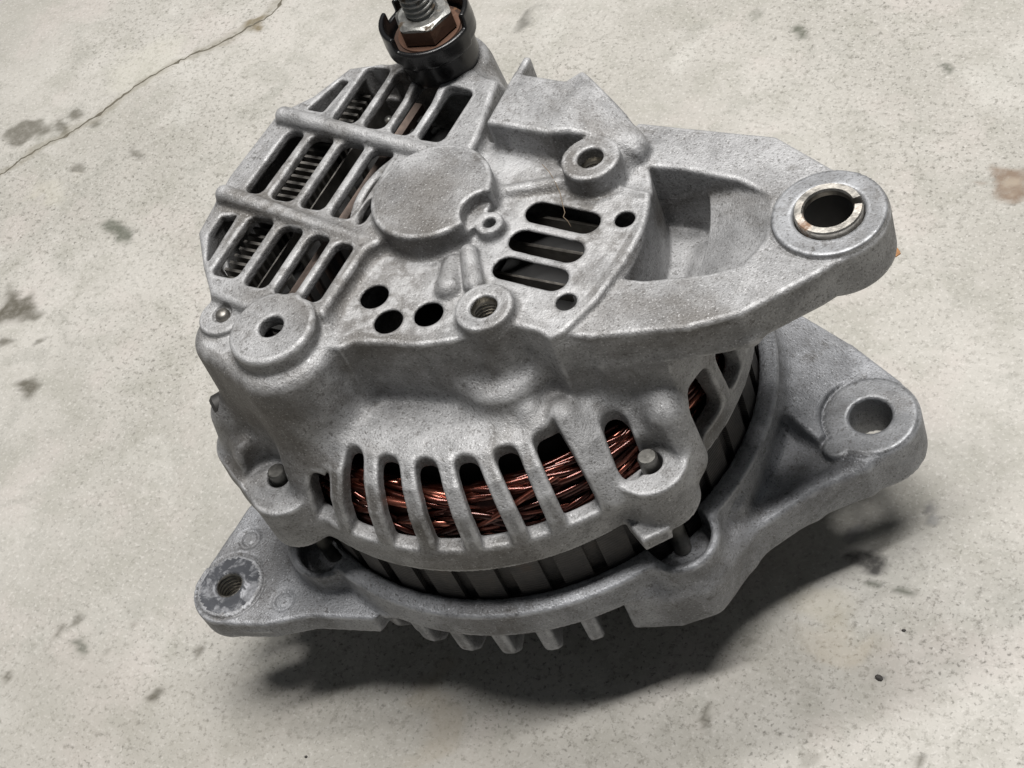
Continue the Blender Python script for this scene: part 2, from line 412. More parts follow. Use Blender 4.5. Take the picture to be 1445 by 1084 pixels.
M_FLOOR = concrete()
def lattice_noise(x, y, s, seed):
    """smooth value noise for ragged stain edges"""
    g = np.random.default_rng(seed).random((64, 64)); u = x / s; v = y / s
    i = np.floor(u).astype(int); j = np.floor(v).astype(int); fu = u - i; fv = v - j
    fu = fu * fu * (3 - 2 * fu); fv = fv * fv * (3 - 2 * fv)
    q = lambda a, c: g[a % 64, c % 64]
    return (q(i, j) * (1 - fu) + q(i + 1, j) * fu) * (1 - fv) + (q(i, j + 1) * (1 - fu) + q(i + 1, j + 1) * fu) * fv - 0.5
def make_floor():
    def axis(a, b, step):
        fine = np.arange(a, b + step, step); out = []; d = step; q = 0.0
        while q < 2500: d *= 1.35; q += d; out.append(q)
        out = np.array(out)
        return np.concatenate([(fine[0] - out)[::-1], fine, fine[-1] + out])
    gx = axis(-380, 200, 1.5); gy = axis(-135, 235, 1.5)
    X, Y = np.meshgrid(gx, gy, indexing='ij')
    nx = 9 * lattice_noise(X, Y, 8.0, 1) + 6 * lattice_noise(X, Y, 3.6, 2); ny = 9 * lattice_noise(X, Y, 8.0, 3) + 6 * lattice_noise(X, Y, 3.6, 4)
    col = np.zeros(X.shape + (3,)); al = np.zeros(X.shape)
    for x, y, rx, ry, rot, c, amt in STAINS_SHADE:
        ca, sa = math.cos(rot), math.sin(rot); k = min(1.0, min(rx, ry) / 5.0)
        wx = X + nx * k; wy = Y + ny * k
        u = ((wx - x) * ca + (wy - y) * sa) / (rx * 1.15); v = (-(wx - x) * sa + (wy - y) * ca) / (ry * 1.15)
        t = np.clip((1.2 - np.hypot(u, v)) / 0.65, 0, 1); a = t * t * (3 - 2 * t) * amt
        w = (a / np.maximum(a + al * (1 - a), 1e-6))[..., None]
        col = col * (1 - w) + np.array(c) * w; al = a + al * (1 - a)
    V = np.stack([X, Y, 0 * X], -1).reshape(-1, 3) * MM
    n, m = X.shape; I = np.arange(n * m).reshape(n, m)
    Q = np.stack([I[:-1, :-1], I[1:, :-1], I[1:, 1:], I[:-1, 1:]], -1).reshape(-1, 4)
    me = bpy.data.meshes.new('floor')
    me.vertices.add(len(V)); me.vertices.foreach_set('co', V.astype(np.float32).ravel())
    me.loops.add(Q.size); me.loops.foreach_set('vertex_index', Q.astype(np.int32).ravel())
    me.polygons.add(len(Q)); me.polygons.foreach_set('loop_start', np.arange(0, Q.size, 4, dtype=np.int32))
    me.materials.append(M_FLOOR); me.update(calc_edges=True)
    ca_ = me.color_attributes.new('stain_shade', 'FLOAT_COLOR', 'POINT')
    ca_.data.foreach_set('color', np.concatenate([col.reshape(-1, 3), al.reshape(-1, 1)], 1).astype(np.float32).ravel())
    o = link(bpy.data.objects.new('floor', me))
    return tag(o, 'pale stained concrete floor with a hairline crack', None, kind='structure')
fl = make_floor()
def make_crack():
    """hairline crack: a thin dirty seam with ragged lips, lying in the floor"""
    q = random.Random(11); pts = []
    for (ax, ay), (bx, by) in zip(CRACK[:-1], CRACK[1:]):
        L = math.hypot(bx - ax, by - ay); n = max(2, int(L / 1.6))
        for i in range(n):
            t = i / n; pts.append((ax + (bx - ax) * t, ay + (by - ay) * t))
    nx = ny = 0.0; V = []; F = []
    for i, (x, y) in enumerate(pts):
        nx = nx * 0.86 + q.uniform(-1, 1) * 0.75; ny = ny * 0.86 + q.uniform(-1, 1) * 0.75
        w = 0.20 + 0.42 * q.random() * (0.3 + 0.7 * abs(math.sin(i * 0.11))) + (0.7 * q.random() if q.random() < 0.06 else 0)
        a = pts[max(i - 1, 0)]; c = pts[min(i + 1, len(pts) - 1)]
        tx, ty = c[0] - a[0], c[1] - a[1]; l = math.hypot(tx, ty)
        V += [(x + nx - ty / l * w, y + ny + tx / l * w, 0.05 - ZG), (x + nx + ty / l * w, y + ny - tx / l * w, 0.05 - ZG)]
    for i in range(len(pts) - 1): F.append((2 * i, 2 * i + 1, 2 * i + 3, 2 * i + 2))
    return mesh_obj('crack', V, F, M_CRACK, fl)
M_CRACK = plain_metal('crack_dirt', (0.11, 0.098, 0.075), 0.9, 0.0, bump=0.5)
make_crack()
# ------------------------------------------------------------------ distance-field modelling of the castings
def smin(a, b, k):
    if k <= 0: return np.minimum(a, b)
    h = np.clip(0.5 + 0.5 * (b - a) / k, 0, 1)
    return b * (1 - h) + a * h - k * h * (1 - h)

def smax(a, b, k):
    if k <= 0: return np.maximum(a, b)
    h = np.clip(0.5 - 0.5 * (b - a) / k, 0, 1)
    return b * (1 - h) + a * h + k * h * (1 - h)

def sdpoly(x, y, pts):
    x, y = np.broadcast_arrays(x, y)
    pts = [tuple(map(float, q)) for q in pts]
    d = np.full(x.shape, 1e9, np.float32); inside = np.zeros(x.shape, bool)
    n = len(pts)
    for i in range(n):
        ax, ay = pts[i]; bx, by = pts[i - 1]
        ex, ey = bx - ax, by - ay
        wx, wy = x - ax, y - ay
        t = np.clip((wx * ex + wy * ey) / (ex * ex + ey * ey), 0, 1)
        dx, dy = wx - ex * t, wy - ey * t
        d = np.minimum(d, dx * dx + dy * dy)
        c1 = y >= ay; c2 = y < by; c3 = ex * wy > ey * wx
        inside ^= (c1 & c2 & c3) | (~c1 & ~c2 & ~c3)
    d = np.sqrt(d)
    return np.where(inside, -d, d).astype(np.float32)

def capsule2(x, y, a, b, ra, rb=None):
    rb = ra if rb is None else rb
    ex, ey = b[0] - a[0], b[1] - a[1]
    t = np.clip(((x - a[0]) * ex + (y - a[1]) * ey) / (ex * ex + ey * ey + 1e-9), 0, 1)
    return np.hypot(x - a[0] - ex * t, y - a[1] - ey * t) - (ra + (rb - ra) * t)

def capsule3(x, y, z, a, b, ra, rb=None):
    rb = ra if rb is None else rb
    e = [b[i] - a[i] for i in range(3)]
    t = np.clip(((x - a[0]) * e[0] + (y - a[1]) * e[1] + (z - a[2]) * e[2]) / (sum(q * q for q in e) + 1e-9), 0, 1)
    return np.sqrt((x - a[0] - e[0] * t) ** 2 + (y - a[1] - e[1] * t) ** 2 + (z - a[2] - e[2] * t) ** 2) - (ra + (rb - ra) * t)

def ext(d2, z, z0, z1, r=0.0):
    dz = np.abs(z - 0.5 * (z0 + z1)) - 0.5 * (z1 - z0)
    a = d2 + r; c = dz + r
    return np.minimum(np.maximum(a, c), 0) + np.hypot(np.maximum(a, 0), np.maximum(c, 0)) - r

def circ(x, y, cx, cy, r):
    return np.hypot(x - cx, y - cy) - r

class Field:
    def __init__(s, lo, hi, h):
        s.h = h; s.lo = np.array(lo, np.float32)
        n = [int(math.ceil((b - a) / h)) + 1 for a, b in zip(lo, hi)]
        s.ax = [np.float32(lo[i]) + h * np.arange(n[i], dtype=np.float32) for i in range(3)]
        s.d = np.full(n, 30.0, np.float32)
    def reg(s, b, pad):
        if b is None: sl = (slice(None),) * 3
        else:
            sl = tuple(slice(max(0, int((b[2 * i] - pad - s.lo[i]) / s.h)), max(0, int((b[2 * i + 1] + pad - s.lo[i]) / s.h) + 2)) for i in range(3))
        X = s.ax[0][sl[0]][:, None, None]; Y = s.ax[1][sl[1]][None, :, None]; Z = s.ax[2][sl[2]][None, None, :]
        return sl, X, Y, Z
    def add(s, b, fn, k=0.0):
        sl, X, Y, Z = s.reg(b, k + 3 * s.h)
        s.d[sl] = smin(s.d[sl], fn(X, Y, Z).astype(np.float32), k)
    def cut(s, b, fn, k=0.0):
        sl, X, Y, Z = s.reg(b, k + 3 * s.h)
        s.d[sl] = smax(s.d[sl], -fn(X, Y, Z).astype(np.float32), k)
    # frequent shapes
    def cyl(s, cx, cy, r, z0, z1, rnd=0.0, k=0.0, neg=False, draft=0.0):
        e = r + abs(draft) * (z1 - z0)
        f = lambda X, Y, Z: ext(circ(X, Y, cx, cy, r) + draft * (Z - z1), Z, z0, z1, rnd)
        (s.cut if neg else s.add)((cx - e, cx + e, cy - e, cy + e, z0, z1), f, k)
    def prism(s, pts, z0, z1, rnd=0.0, k=0.0, neg=False, grow=0.0, draft=0.0):
        xs = [q[0] for q in pts]; ys = [q[1] for q in pts]; g = abs(grow) + abs(draft) * (z1 - z0) + 1
        f = lambda X, Y, Z: ext(sdpoly(X, Y, pts) - grow + draft * (Z - z1), Z, z0, z1, rnd)
        (s.cut if neg else s.add)((min(xs) - g, max(xs) + g, min(ys) - g, max(ys) + g, z0, z1), f, k)
    def bar(s, a, b, r, z0, z1, rnd=0.0, k=0.0, neg=False):
        f = lambda X, Y, Z: ext(capsule2(X, Y, a, b, r), Z, z0, z1, rnd)
        (s.cut if neg else s.add)((min(a[0], b[0]) - r, max(a[0], b[0]) + r, min(a[1], b[1]) - r, max(a[1], b[1]) + r, z0, z1), f, k)
    def rod(s, a, b, ra, rb=None, k=0.0, neg=False):
        r = max(ra, rb or 0)
        bb = sum([[min(a[i], b[i]) - r, max(a[i], b[i]) + r] for i in range(3)], [])
        f = lambda X, Y, Z: capsule3(X, Y, Z, a, b, ra, rb)
        (s.cut if neg else s.add)(bb, f, k)
    def revolve(s, prof, cx=0.0, cy=0.0, rnd=0.0, k=0.0, neg=False, mask=None):
        """solid of revolution from an (r, z) polygon, by table look-up"""
        rm = max(q[0] for q in prof) + 6
        zs = [q[1] for q in prof]
        sl, X, Y, Z = s.reg((cx - rm, cx + rm, cy - rm, cy + rm, min(zs) - 2, max(zs) + 2), k + 3 * s.h)
        R = np.hypot(X - cx, Y - cy)[:, :, 0]
        step = 0.25
        rt = np.arange(0, R.max() + 1, step, dtype=np.float32)
        T = sdpoly(rt[:, None], Z[0, 0, :][None, :], prof) - rnd
        i = np.minimum((R / step).astype(int), len(rt) - 2); f = (R / step - i)[..., None]
        e = T[i] * (1 - f) + T[i + 1] * f
        if mask is not None: e = mask(e, X, Y, Z)
        s.d[sl] = smax(s.d[sl], -e, k) if neg else smin(s.d[sl], e.astype(np.float32), k)
    def sample(s, P):
        q = (P - s.lo) / s.h
        n = np.array(s.d.shape)
        q = np.clip(q, 0, n - 1.001); i = q.astype(int); f = (q - i).astype(np.float32)
        d = s.d; x, y, z = i.T; fx, fy, fz = f.T
        c00 = d[x, y, z] * (1 - fx) + d[x + 1, y, z] * fx
        c10 = d[x, y + 1, z] * (1 - fx) + d[x + 1, y + 1, z] * fx
        c01 = d[x, y, z + 1] * (1 - fx) + d[x + 1, y, z + 1] * fx
        c11 = d[x, y + 1, z + 1] * (1 - fx) + d[x + 1, y + 1, z + 1] * fx
        return (c00 * (1 - fy) + c10 * fy) * (1 - fz) + (c01 * (1 - fy) + c11 * fy) * fz
    def grad(s, P, e):
        g = np.empty_like(P)
        for i in range(3):
            o = np.zeros(3, np.float32); o[i] = e
            g[:, i] = s.sample(P + o) - s.sample(P - o)
        return g / (2 * e)
    def mesh(s):
        """surface nets, vertices pulled onto the zero level, normals from the field"""
        d = s.d; S = d < 0
        n = d.shape
        cnt = np.zeros((n[0] - 1, n[1] - 1, n[2] - 1), np.uint8)
        for a in (0, 1):
            for b in (0, 1):
                for c in (0, 1):
                    cnt += S[a:n[0] - 1 + a, b:n[1] - 1 + b, c:n[2] - 1 + c]
        act = (cnt > 0) & (cnt < 8)
        idx = np.full(act.shape, -1, np.int32)
        I = np.argwhere(act)
        idx[tuple(I.T)] = np.arange(len(I))
        acc = np.zeros((len(I), 3), np.float32); num = np.zeros(len(I), np.float32)
        for axis in range(3):
            o1, o2 = [q for q in range(3) if q != axis]
            for u in (0, 1):
                for v in (0, 1):
                    A = I.copy(); A[:, o1] += u; A[:, o2] += v
                    B = A.copy(); B[:, axis] += 1
                    da = d[tuple(A.T)]; db = d[tuple(B.T)]
                    m = (da < 0) != (db < 0)
                    t = np.where(m, da / np.where(m, da - db, 1), 0)
                    p = A.astype(np.float32); p[:, axis] += t
                    acc[m] += p[m]; num += m
        P = s.lo + s.h * acc / num[:, None]
        P0 = P.copy()
        for _ in range(2):
            v = s.sample(P); g = s.grad(P, 0.5 * s.h)
            st = -(v / np.maximum((g * g).sum(1), 0.25))[:, None] * g
            P = P + np.clip(st, -0.4 * s.h, 0.4 * s.h)
            P = P0 + np.clip(P - P0, -0.7 * s.h, 0.7 * s.h)
        N = s.grad(P, 0.75 * s.h)
        N /= np.maximum(np.linalg.norm(N, axis=1), 1e-6)[:, None]
        e = np.float32(1.0); lap = -6 * s.sample(P)      # how sharply convex the surface is here: rubbed edges
        for i in range(3):
            o = np.zeros(3, np.float32); o[i] = e
            lap += s.sample(P + o) + s.sample(P - o)
        s.wear = np.clip(lap / (e * e) * 1.4, 0, 1)
        quads = []
        for axis in range(3):
            o1, o2 = (axis + 1) % 3, (axis + 2) % 3
            a = [slice(None)] * 3; b = [slice(None)] * 3
            a[axis] = slice(0, n[axis] - 1); b[axis] = slice(1, n[axis])
            for q in (a, b):
                q[o1] = slice(1, n[o1] - 1); q[o2] = slice(1, n[o2] - 1)
            sa = S[tuple(a)]; sb = S[tuple(b)]
            E = np.argwhere(sa != sb)
            fl = sa[tuple(E.T)]
            E[:, o1] += 1; E[:, o2] += 1
            def cell(u, v):
                c = E.copy(); c[:, o1] -= u; c[:, o2] -= v
                return idx[tuple(c.T)]
            Q = np.stack([cell(1, 1), cell(0, 1), cell(0, 0), cell(1, 0)], 1)
            Q[~fl] = Q[~fl][:, ::-1]
            quads.append(Q)
        return P, N, np.concatenate(quads)

def field_object(name, P, N, Q, mat, parent, wear=None):
    used = np.unique(Q)
    remap = np.full(len(P), -1, np.int32); remap[used] = np.arange(len(used))
    q = remap[Q]; v = (P[used] + np.array([0, 0, ZG])) * MM
    me = bpy.data.meshes.new(name)
    me.vertices.add(len(v)); me.vertices.foreach_set('co', v.astype(np.float32).ravel())
    me.loops.add(q.size); me.loops.foreach_set('vertex_index', q.astype(np.int32).ravel())
    me.polygons.add(len(q)); me.polygons.foreach_set('loop_start', np.arange(0, q.size, 4, dtype=np.int32))
    me.materials.append(mat)
    me.update(calc_edges=True)
    me.polygons.foreach_set('use_smooth', np.ones(len(q), bool))
    if wear is not None:
        at = me.attributes.new('wear', 'FLOAT', 'POINT'); at.data.foreach_set('value', wear[used].astype(np.float32))
    me.normals_split_custom_set_from_vertices(N[used].tolist())
    return link(bpy.data.objects.new(name, me), parent)

def split_field(F, rules, shell_name, shell_mat, parent):
    """one casting, its pieces as children that share exact seams and normals"""
    P, N, Q = F.mesh()
    C = P[Q].mean(1); x, y, z = C.T
    owner = np.full(len(Q), -1, int)
    for i, (nm, mat, fn) in enumerate(rules):
        m = fn(x, y, z) & (owner < 0)
        owner[m] = i
    shell = field_object(shell_name, P, N, Q[owner < 0], shell_mat, parent, F.wear)
    for i, (nm, mat, fn) in enumerate(rules):
        if (owner == i).any():
            field_object(nm, P, N, Q[owner == i], mat, shell, F.wear)
    return shell
# ------------------------------------------------------------------ the alternator
alt = link(bpy.data.objects.new('alternator', None))
alt.empty_display_size = 0.02
tag(alt, 'grey cast aluminium car alternator standing on its pulley on the concrete floor', 'alternator')

PIV = (83.8, 20.7)                      # pivot bolt axis
CAP = (-2.9, 3.3); CAPR = 14.4          # bearing cap
TERM = (-23.6, 45.6)                    # output terminal axis
BOSS = [(23.0, -22.1), (29.6, 20.3)]    # tapped bosses
LID = (-21.9, -39.8)                    # big drilled boss
RIV = (-39.2, -37.4)
BOLT = [(55.3, -27.9), (-29.6, -55.0)]  # through bolts

G = [(-60, 22), (-53.5, 29), (-48.5, 40), (-40, 43), (-6, 42), (-2, 24), (0, 4), (-12, -14), (-12.5, -33), (-30, -36), (-44, -34), (-50.5, -27.5), (-58.5, -18), (-61, 0)]
MID = [(-16, -38), (-6.6, -38.6), (-4.2, -36.1), (3.4, -34.5), (11, -33.4), (18, -30.5), (30, -23.3), (35.8, -23.4), (39.4, -24.6), (41.6, -22.5), (45.0, -13), (46.7, -1.7), (47.0, 9.6), (45.9, 18.4), (36, 19), (24, 20), (10, 26), (-16, 26)]
SIDE = [(26, -20), (38, -22.5), (46.7, -21.3), (53.8, -18.7), (59.6, -15.5), (61.6, -5), (61.4, 6), (59.5, 15), (55.5, 26), (50, 34.5), (40, 40.2), (8, 42), (8, -12)]
ARM = [(31, 39.4), (48.6, 40), (64.3, 40.6), (80.7, 33.2), (88, 30.5), (91, 26), (92, 16), (90.5, 10.0), (87.0, 4.9), (75.6, -8.3), (66.3, -14.2), (53.8, -18.7), (46.7, -21.3), (40, -22), (36, -10), (36, 20), (28, 30)]
HOLE = [(34.5, 26.4), (47, 27.4), (60.9, 26.6), (68.5, 24), (72.2, 19.5), (72.9, 11), (70.7, 4), (64.9, 0.4), (51.9, -4.3), (44, -5), (40, 10), (38, 22)]

def build_rear():
    F = Field((-68, -70, -62), (101.5, 62, 10), 0.52)
    # skirt and shoulder
    F.revolve([(0, -27.5), (45, -27.6), (50.0, -28.6), (55.4, -31.8), (59.5, -37.2), (61.6, -43.8), (62.1, -48), (62.0, -54.6), (0, -54.6)], rnd=0.4)
    # upper drum: grille block, lobes, middle plate, pivot side
    F.prism(G, -48, -3, 1.2, 2.0)
    def lobe(X, Y, Z):
        return ext(capsule2(X, Y, (-36.5, -39.3), (-22.0, -40.2), 9.3, 13.2) + 0.05 * (Z + 6), Z, -48, -6.7, 3.0)
    F.add((-54, -5, -58, -22, -48, -6), lobe, 5.0)
    F.prism(MID, -40, -7, 0.8, 2.4)
    F.prism(SIDE, -48, -10.5, 1.6, 3.5)
    F.prism(ARM, -19, -8.6, 0.9, 1.0)
    F.cyl(*PIV, 12.5, -20.5, -8.6, 0.7, 1.0, draft=0.01)
    # flange that follows the arm's lower edge
    F.rod((47, -19.3, -18.5), (75, -6.5, -18.5), 2.0, 2.0, 2.0)
    # terminal pedestal behind the grille
    F.cyl(*TERM, 11.2, -46, -3.4, 1.4, 5.0, draft=0.10)
    F.prism([(-20, 40), (-8, 38), (-6, 43), (-16, 53), (-24, 54)], -46, -5.5, 2.0, 3.0)
    # connector shroud
    def shroud(X, Y, Z):
        u = np.maximum(X - 17.5, 0)
        top = 1.3 + 0.25 * np.clip(X - 17, 0, 2) - 0.13 * u - 0.0105 * u * u - 0.05 * np.maximum(29 - Y, 0) * np.minimum(u, 8) * 0.35
        d2 = sdpoly(X, Y, [(1.2, 24.3), (0.6, 40.8), (14.5, 40.2), (17.0, 44.0), (31.5, 35.6), (37.8, 30.5), (37.5, 27.5), (30, 27.0), (22, 25.5), (18, 23.6)])
        return ext(d2, Z - top, -40, 0.0, 0.9)
    F.add((0, 39, 19, 45, -36, 4), shroud, 2.0)
    F.prism([(0.8, 36), (0.5, 46.2), (2.2, 46.4), (2.9, 36)], -10, 1.25, 0.5, 0.5)
    F.rod((34.5, 30.0, -6.0), (33.0, 24.0, -8.0), 2.2, 2.2, 4.0)
    # raised ridges on the plate
    F.rod((9.0, 11.0, -6.6), (22.5, 16.6, -7.0), 1.4, 1.8, 1.8)
    F.rod((11.0, -7.5, -6.0), (16.4, -15.5, -6.3), 2.0, 2.3, 1.2)
    F.rod((7.9, -10.5, -7.2), (10.8, -17.6, -6.9), 2.0, 3.0, 1.2)
    # bearing cap with its notch, and the little drilled lug beside it
    F.cyl(*CAP, CAPR, -14, 0.0, 0.7, 1.6)
    F.cyl(12.6, 0.6, 5.5, -6.6, 4, 0.3, 0.5, neg=True)
    F.cyl(12.8, 0.2, 3.3, -14, -4.0, 0.5, 1.0)
    # tapped bosses
    F.cyl(*BOSS[0], 6.5, -30, -4.0, 0.35, 1.8)
    F.cyl(BOSS[0][0] - 0.6, BOSS[0][1] - 2.0, 10.4, -34, -20.8, 2.6, 4.5)
    F.cyl(*BOSS[1], 6.7, -14, -1.0, 0.35, 0.9)
    # drilled boss on its lobe, riveted pad
    F.cyl(*LID, 10.2, -14, -1.9, 1.1, 0.8)
    F.cyl(*RIV, 5.8, -14, -5.3, 0.5, 0.6)
    # cross ribs over the grille
    F.rod((-56.0, 20.3, -1.9), (-9.0, 16.0, -2.9), 2.3, 1.9, 0.9)
    F.rod((-57.0, -6.6, -1.9), (-15.0, -11.0, -4.4), 2.3, 1.3, 1.2)
    # fins and lugs on the shoulder, right and left
    F.rod((38.5, -29.5, -28.0), (49.8, -36.0, -45.5), 2.9, 2.9, 3.5)
    F.rod((31.5, -31.0, -27.5), (37.0, -36.5, -33.0), 1.8, 1.4, 3.0)
    F.rod((57.3, -19.0, -34.0), (58.5, -21.5, -48), 5.2, 6.2, 3.5)
    F.cyl(*BOLT[0], 8.6, -56.5, -41.5, 0.5, 2.0)
    F.bar((-43, -48), (-27, -57), 8.4, -56, -41.5, 0.6, 2.0)
    F.rod((-43.5, -46.0, -33.0), (-45, -47.5, -50), 6.4, 7.4, 3.5)
    F.rod((-37.5, -52.0, -38.0), (-38, -53, -50), 5.0, 6.0, 3.0)
    F.rod((-21.5, -50.5, -35.0), (-19.5, -56, -50), 5.2, 5.0, 3.5)
    # wedge below the right lug
    F.prism([(50.0, -36.6), (56.2, -40.6), (60.8, -35.6), (56, -31)], -58.4, -54.2, 0.6, 1.2)

    # ---- hollow inside
    F.revolve([(0, -31), (44, -31), (48.9, -32.0), (53.4, -35.2), (56.9, -40.4), (58.4, -46), (58.2, -70), (0, -70)], neg=True, k=1.0)
    def cav(X, Y, Z):
        d2 = np.minimum(sdpoly(X, Y, G), np.minimum(sdpoly(X, Y, MID), capsule2(X, Y, (-36.5, -39.3), (-22.0, -40.2), 9.3, 13.2)))
        top = np.where(sdpoly(X, Y, G) < -2.5, 2.6, 0.0)
        return ext(d2 + 3.2, Z - top, -40, -8.0, 0.6)
    F.cut((-60, 48, -52, 44, -40, -5.2), cav, 0.4)
    F.cyl(*LID, 8.2, -40, -5.4, 0.5, 0.4, neg=True)
    # keep solid what needs its own walls
    for q in BOSS: F.cyl(*q, 6.4, -30, -8, 0, 0.5)
    F.cyl(*CAP, 13.6, -20, -4, 0, 0.5)

    # ---- grille slots: (x0, x1, y0, y1) with round ends
    def slot(x0, x1, y0, y1, bend=0.0):
        x0 -= 0.15; x1 += 0.15; cr = 1.9
        def f(X, Y, Z):
            xx = X - bend * (Y - y0) / (y1 - y0)
            dx = np.abs(xx - 0.5 * (x0 + x1)) - 0.5 * (x1 - x0) + cr; dy = np.abs(Y - 0.5 * (y0 + y1)) - 0.5 * (y1 - y0) + cr
            d2 = np.minimum(np.maximum(dx, dy), 0) + np.hypot(np.maximum(dx, 0), np.maximum(dy, 0)) - cr
            return ext(d2 - 0.06 * (Z + 5), Z, -12, 6)
        F.cut((x0 - 1, x1 + 1 + abs(bend), y0 - 1, y1 + 1, -12, 6), f, 0.35)
    ribclear = []
    for a in TOPS: slot(*a)
    for a in MIDS: slot(*a)
    for a in BOTS: slot(*a)
    # slits along the sloping edge
    F.prism([(-52.2, 24.5), (-47.3, 24.3), (-46.0, 35.5), (-48.6, 35.5)], -12, 4, 0, 0.5, neg=True)
    F.prism([(-55.2, -12.2), (-51.0, -11.0), (-50.0, -25.5), (-50.9, -25.2), (-55.0, -18)], -12, 4, 0, 0.5, neg=True)
    # ribs once more so the slots end against them
    F.rod((-56.0, 20.3, -2.9), (-9.0, 16.0, -3.4), 2.1, 1.8, 0.9)
    F.rod((-57.0, -6.6, -2.9), (-15.0, -11.0, -4.6), 2.1, 1.3, 1.2)
    # ring of metal round the cap where the slots meet it
    def ring(X, Y, Z):
        return ext(np.abs(circ(X, Y, *CAP, 19.6)) - 1.1, Z, -9, -3.4, 0.6)
    F.add((-23.5, -13, -8, 14, -9, -3), lambda X, Y, Z: np.maximum(ring(X, Y, Z), np.maximum(X + 12, np.abs(Y - 4) - 12)), 0.7)

    # ---- vents and drillings of the plate
    for y in (7.4, -1.1, -9.2):
        F.bar((20.8, y + 0.35), (33.2, y - 0.35), 3.0, -16, 4, 0, 0.7, neg=True)
    for q in ((41.4, 9.7), (38.6, -14.7)): F.cyl(*q, 2.25, -16, 4, 0, 0.3, neg=True)
    for q in ((-6.0, -23.2), (1.0, -28.8), (9.3, -24.8)): F.cyl(*q, 3.25, -18, 4, 0, 0.5, neg=True)
    F.cyl(12.8, 0.2, 1.5, -9, 4, 0, 0.2, neg=True)
    F.cyl(*LID, 2.9, -16, 4, 0, 0.4, neg=True)
    F.cyl(*RIV, 2.4, -6.2, 4, 0.4, 0.3, neg=True)
    F.cyl(*BOSS[0], 3.0, -22, 4, 0, 0.3, neg=True)
    F.cyl(*BOSS[1], 3.0, -22, 4, 0, 0.3, neg=True)
    # ---- pocket in the arm: deep beside the drum, a sloping dish towards the pivot
    def dish(X, Y, Z):
        R = np.hypot(X, Y)
        d2 = np.maximum(sdpoly(X, Y, HOLE) + 0.06 * (-8 - Z), 47.6 - R)
        return smax(d2, -15.5 + 0.44 * (R - 59.4) + 0.004 * (Y - 12) ** 2 - Z, 1.0)
    F.cut((36, 74, -6, 28, -24, 2), dish, 0.9)
    def deep(X, Y, Z):
        R = np.hypot(X, Y)
        d2 = np.maximum(sdpoly(X, Y, HOLE) + 0.06 * (-8 - Z), 47.6 - R)
        return smax(smax(d2, R - 59.0, 0.8), -27.0 - Z, 1.0)
    F.cut((36, 74, -6, 28, -28, 2), deep, 0.5)
    F.rod((53, 19, -29), (58, 3, -26.5), 3.6, 4.2, 2.0)
    # pivot bore and spot face
    F.cyl(*PIV, 7.3, -30, 4, 0, 0.3, neg=True)
    F.add((PIV[0] - 13, PIV[0] + 13, PIV[1] - 13, PIV[1] + 13, -10, -7.8),
          lambda X, Y, Z: ext(np.maximum(circ(X, Y, *PIV, 12.1), 7.6 - np.hypot(X - PIV[0], Y - PIV[1])), Z, -12, -7.7, 0.2), 0)
    F.cut((PIV[0] - 14, PIV[0] + 14, PIV[1] - 14, PIV[1] + 14, -10, -7), lambda X, Y, Z: np.maximum(ext(np.abs(circ(X, Y, *PIV, 12.35)) - 0.3, Z, -9.1, -6, 0.1), 0.35 * (X - PIV[0]) + (Y - PIV[1]) - 7), 0.2)
    # ---- windows in the shoulder between curved bars
    def windows(X, Y, Z):
        R = np.hypot(X, Y)
        d = np.maximum(49.3 - R, R - 72)
        d = np.maximum(d, sdpoly(X, Y, [(-17.5, -50), (-17.0, -75), (60, -75), (47.5, -39.2), (38.2, -32.0), (30, -30)]))
        for a, b2 in VBARS:
            d = smax(d, -capsule2(X, Y, a, b2, 1.8, 2.1), 2.6)
        d = smax(d, (Z + 34.0 - 2.2 * np.maximum(X + 12.5, 0)) * 0.45, 3.0)
        return smax(d, -46.3 - Z, 1.0)
    F.cut((-20, 60, -72, -28, -47, -24), windows, 0.8)
    # little window between fin and right lug
    F.bar((48.8, -26.4), (52.0, -30.4), 2.9, -46, -22, 0, 1.0, neg=True)
    # spot faces for the through bolts
    F.cyl(BOLT[0][0] + 2.2, BOLT[0][1] - 2.6, 6.4, -41.5, -20, 1.0, 0.8, neg=True)
    F.cyl(BOLT[1][0] - 1.4, BOLT[1][1] - 2.6, 6.4, -41.5, -20, 1.0, 1.2, neg=True)
    for q in BOLT: F.cyl(*q, 3.0, -60, -30, 0, 0.4, neg=True)
    # side windows under the arm
    for a0, a1, z1 in ((-15.5, -5.0, -33.5), (-1.5, 6.0, -34.5), (9.5, 17, -34.5), (20.5, 28, -34.5)):
        c = math.radians(0.5 * (a0 + a1)); w = math.radians(0.5 * (a1 - a0))
        def sw(X, Y, Z, c=c, w=w, z1=z1):
            R = np.hypot(X, Y); t = np.arctan2(Y, X)
            d = smax((np.abs(t - c) - w) * 60, np.abs(Z - 0.5 * (z1 - 48.5)) - 0.5 * (z1 + 48.5), 3.0)
            return np.maximum(d, 50 - R)
        F.cut((46, 66, -22, 34, -50, -32), sw, 0.8)
    # left side: windows round the back so that light gets in
    for deg in range(100, 216, 11):
        c = math.radians(deg)
        def sw(X, Y, Z, c=c):
            R = np.hypot(X, Y); t = np.arctan2(Y, X); t = np.abs((t - c + math.pi) % (2 * math.pi) - math.pi)
            d = smax((t - math.radians(3.4)) * 60, np.abs(Z + 42) - 5.0, 2.0)
            return np.maximum(d, 50 - R)
        F.cut((-66, 0, -50, 66, -50, -36), sw, 0.8)
    return F

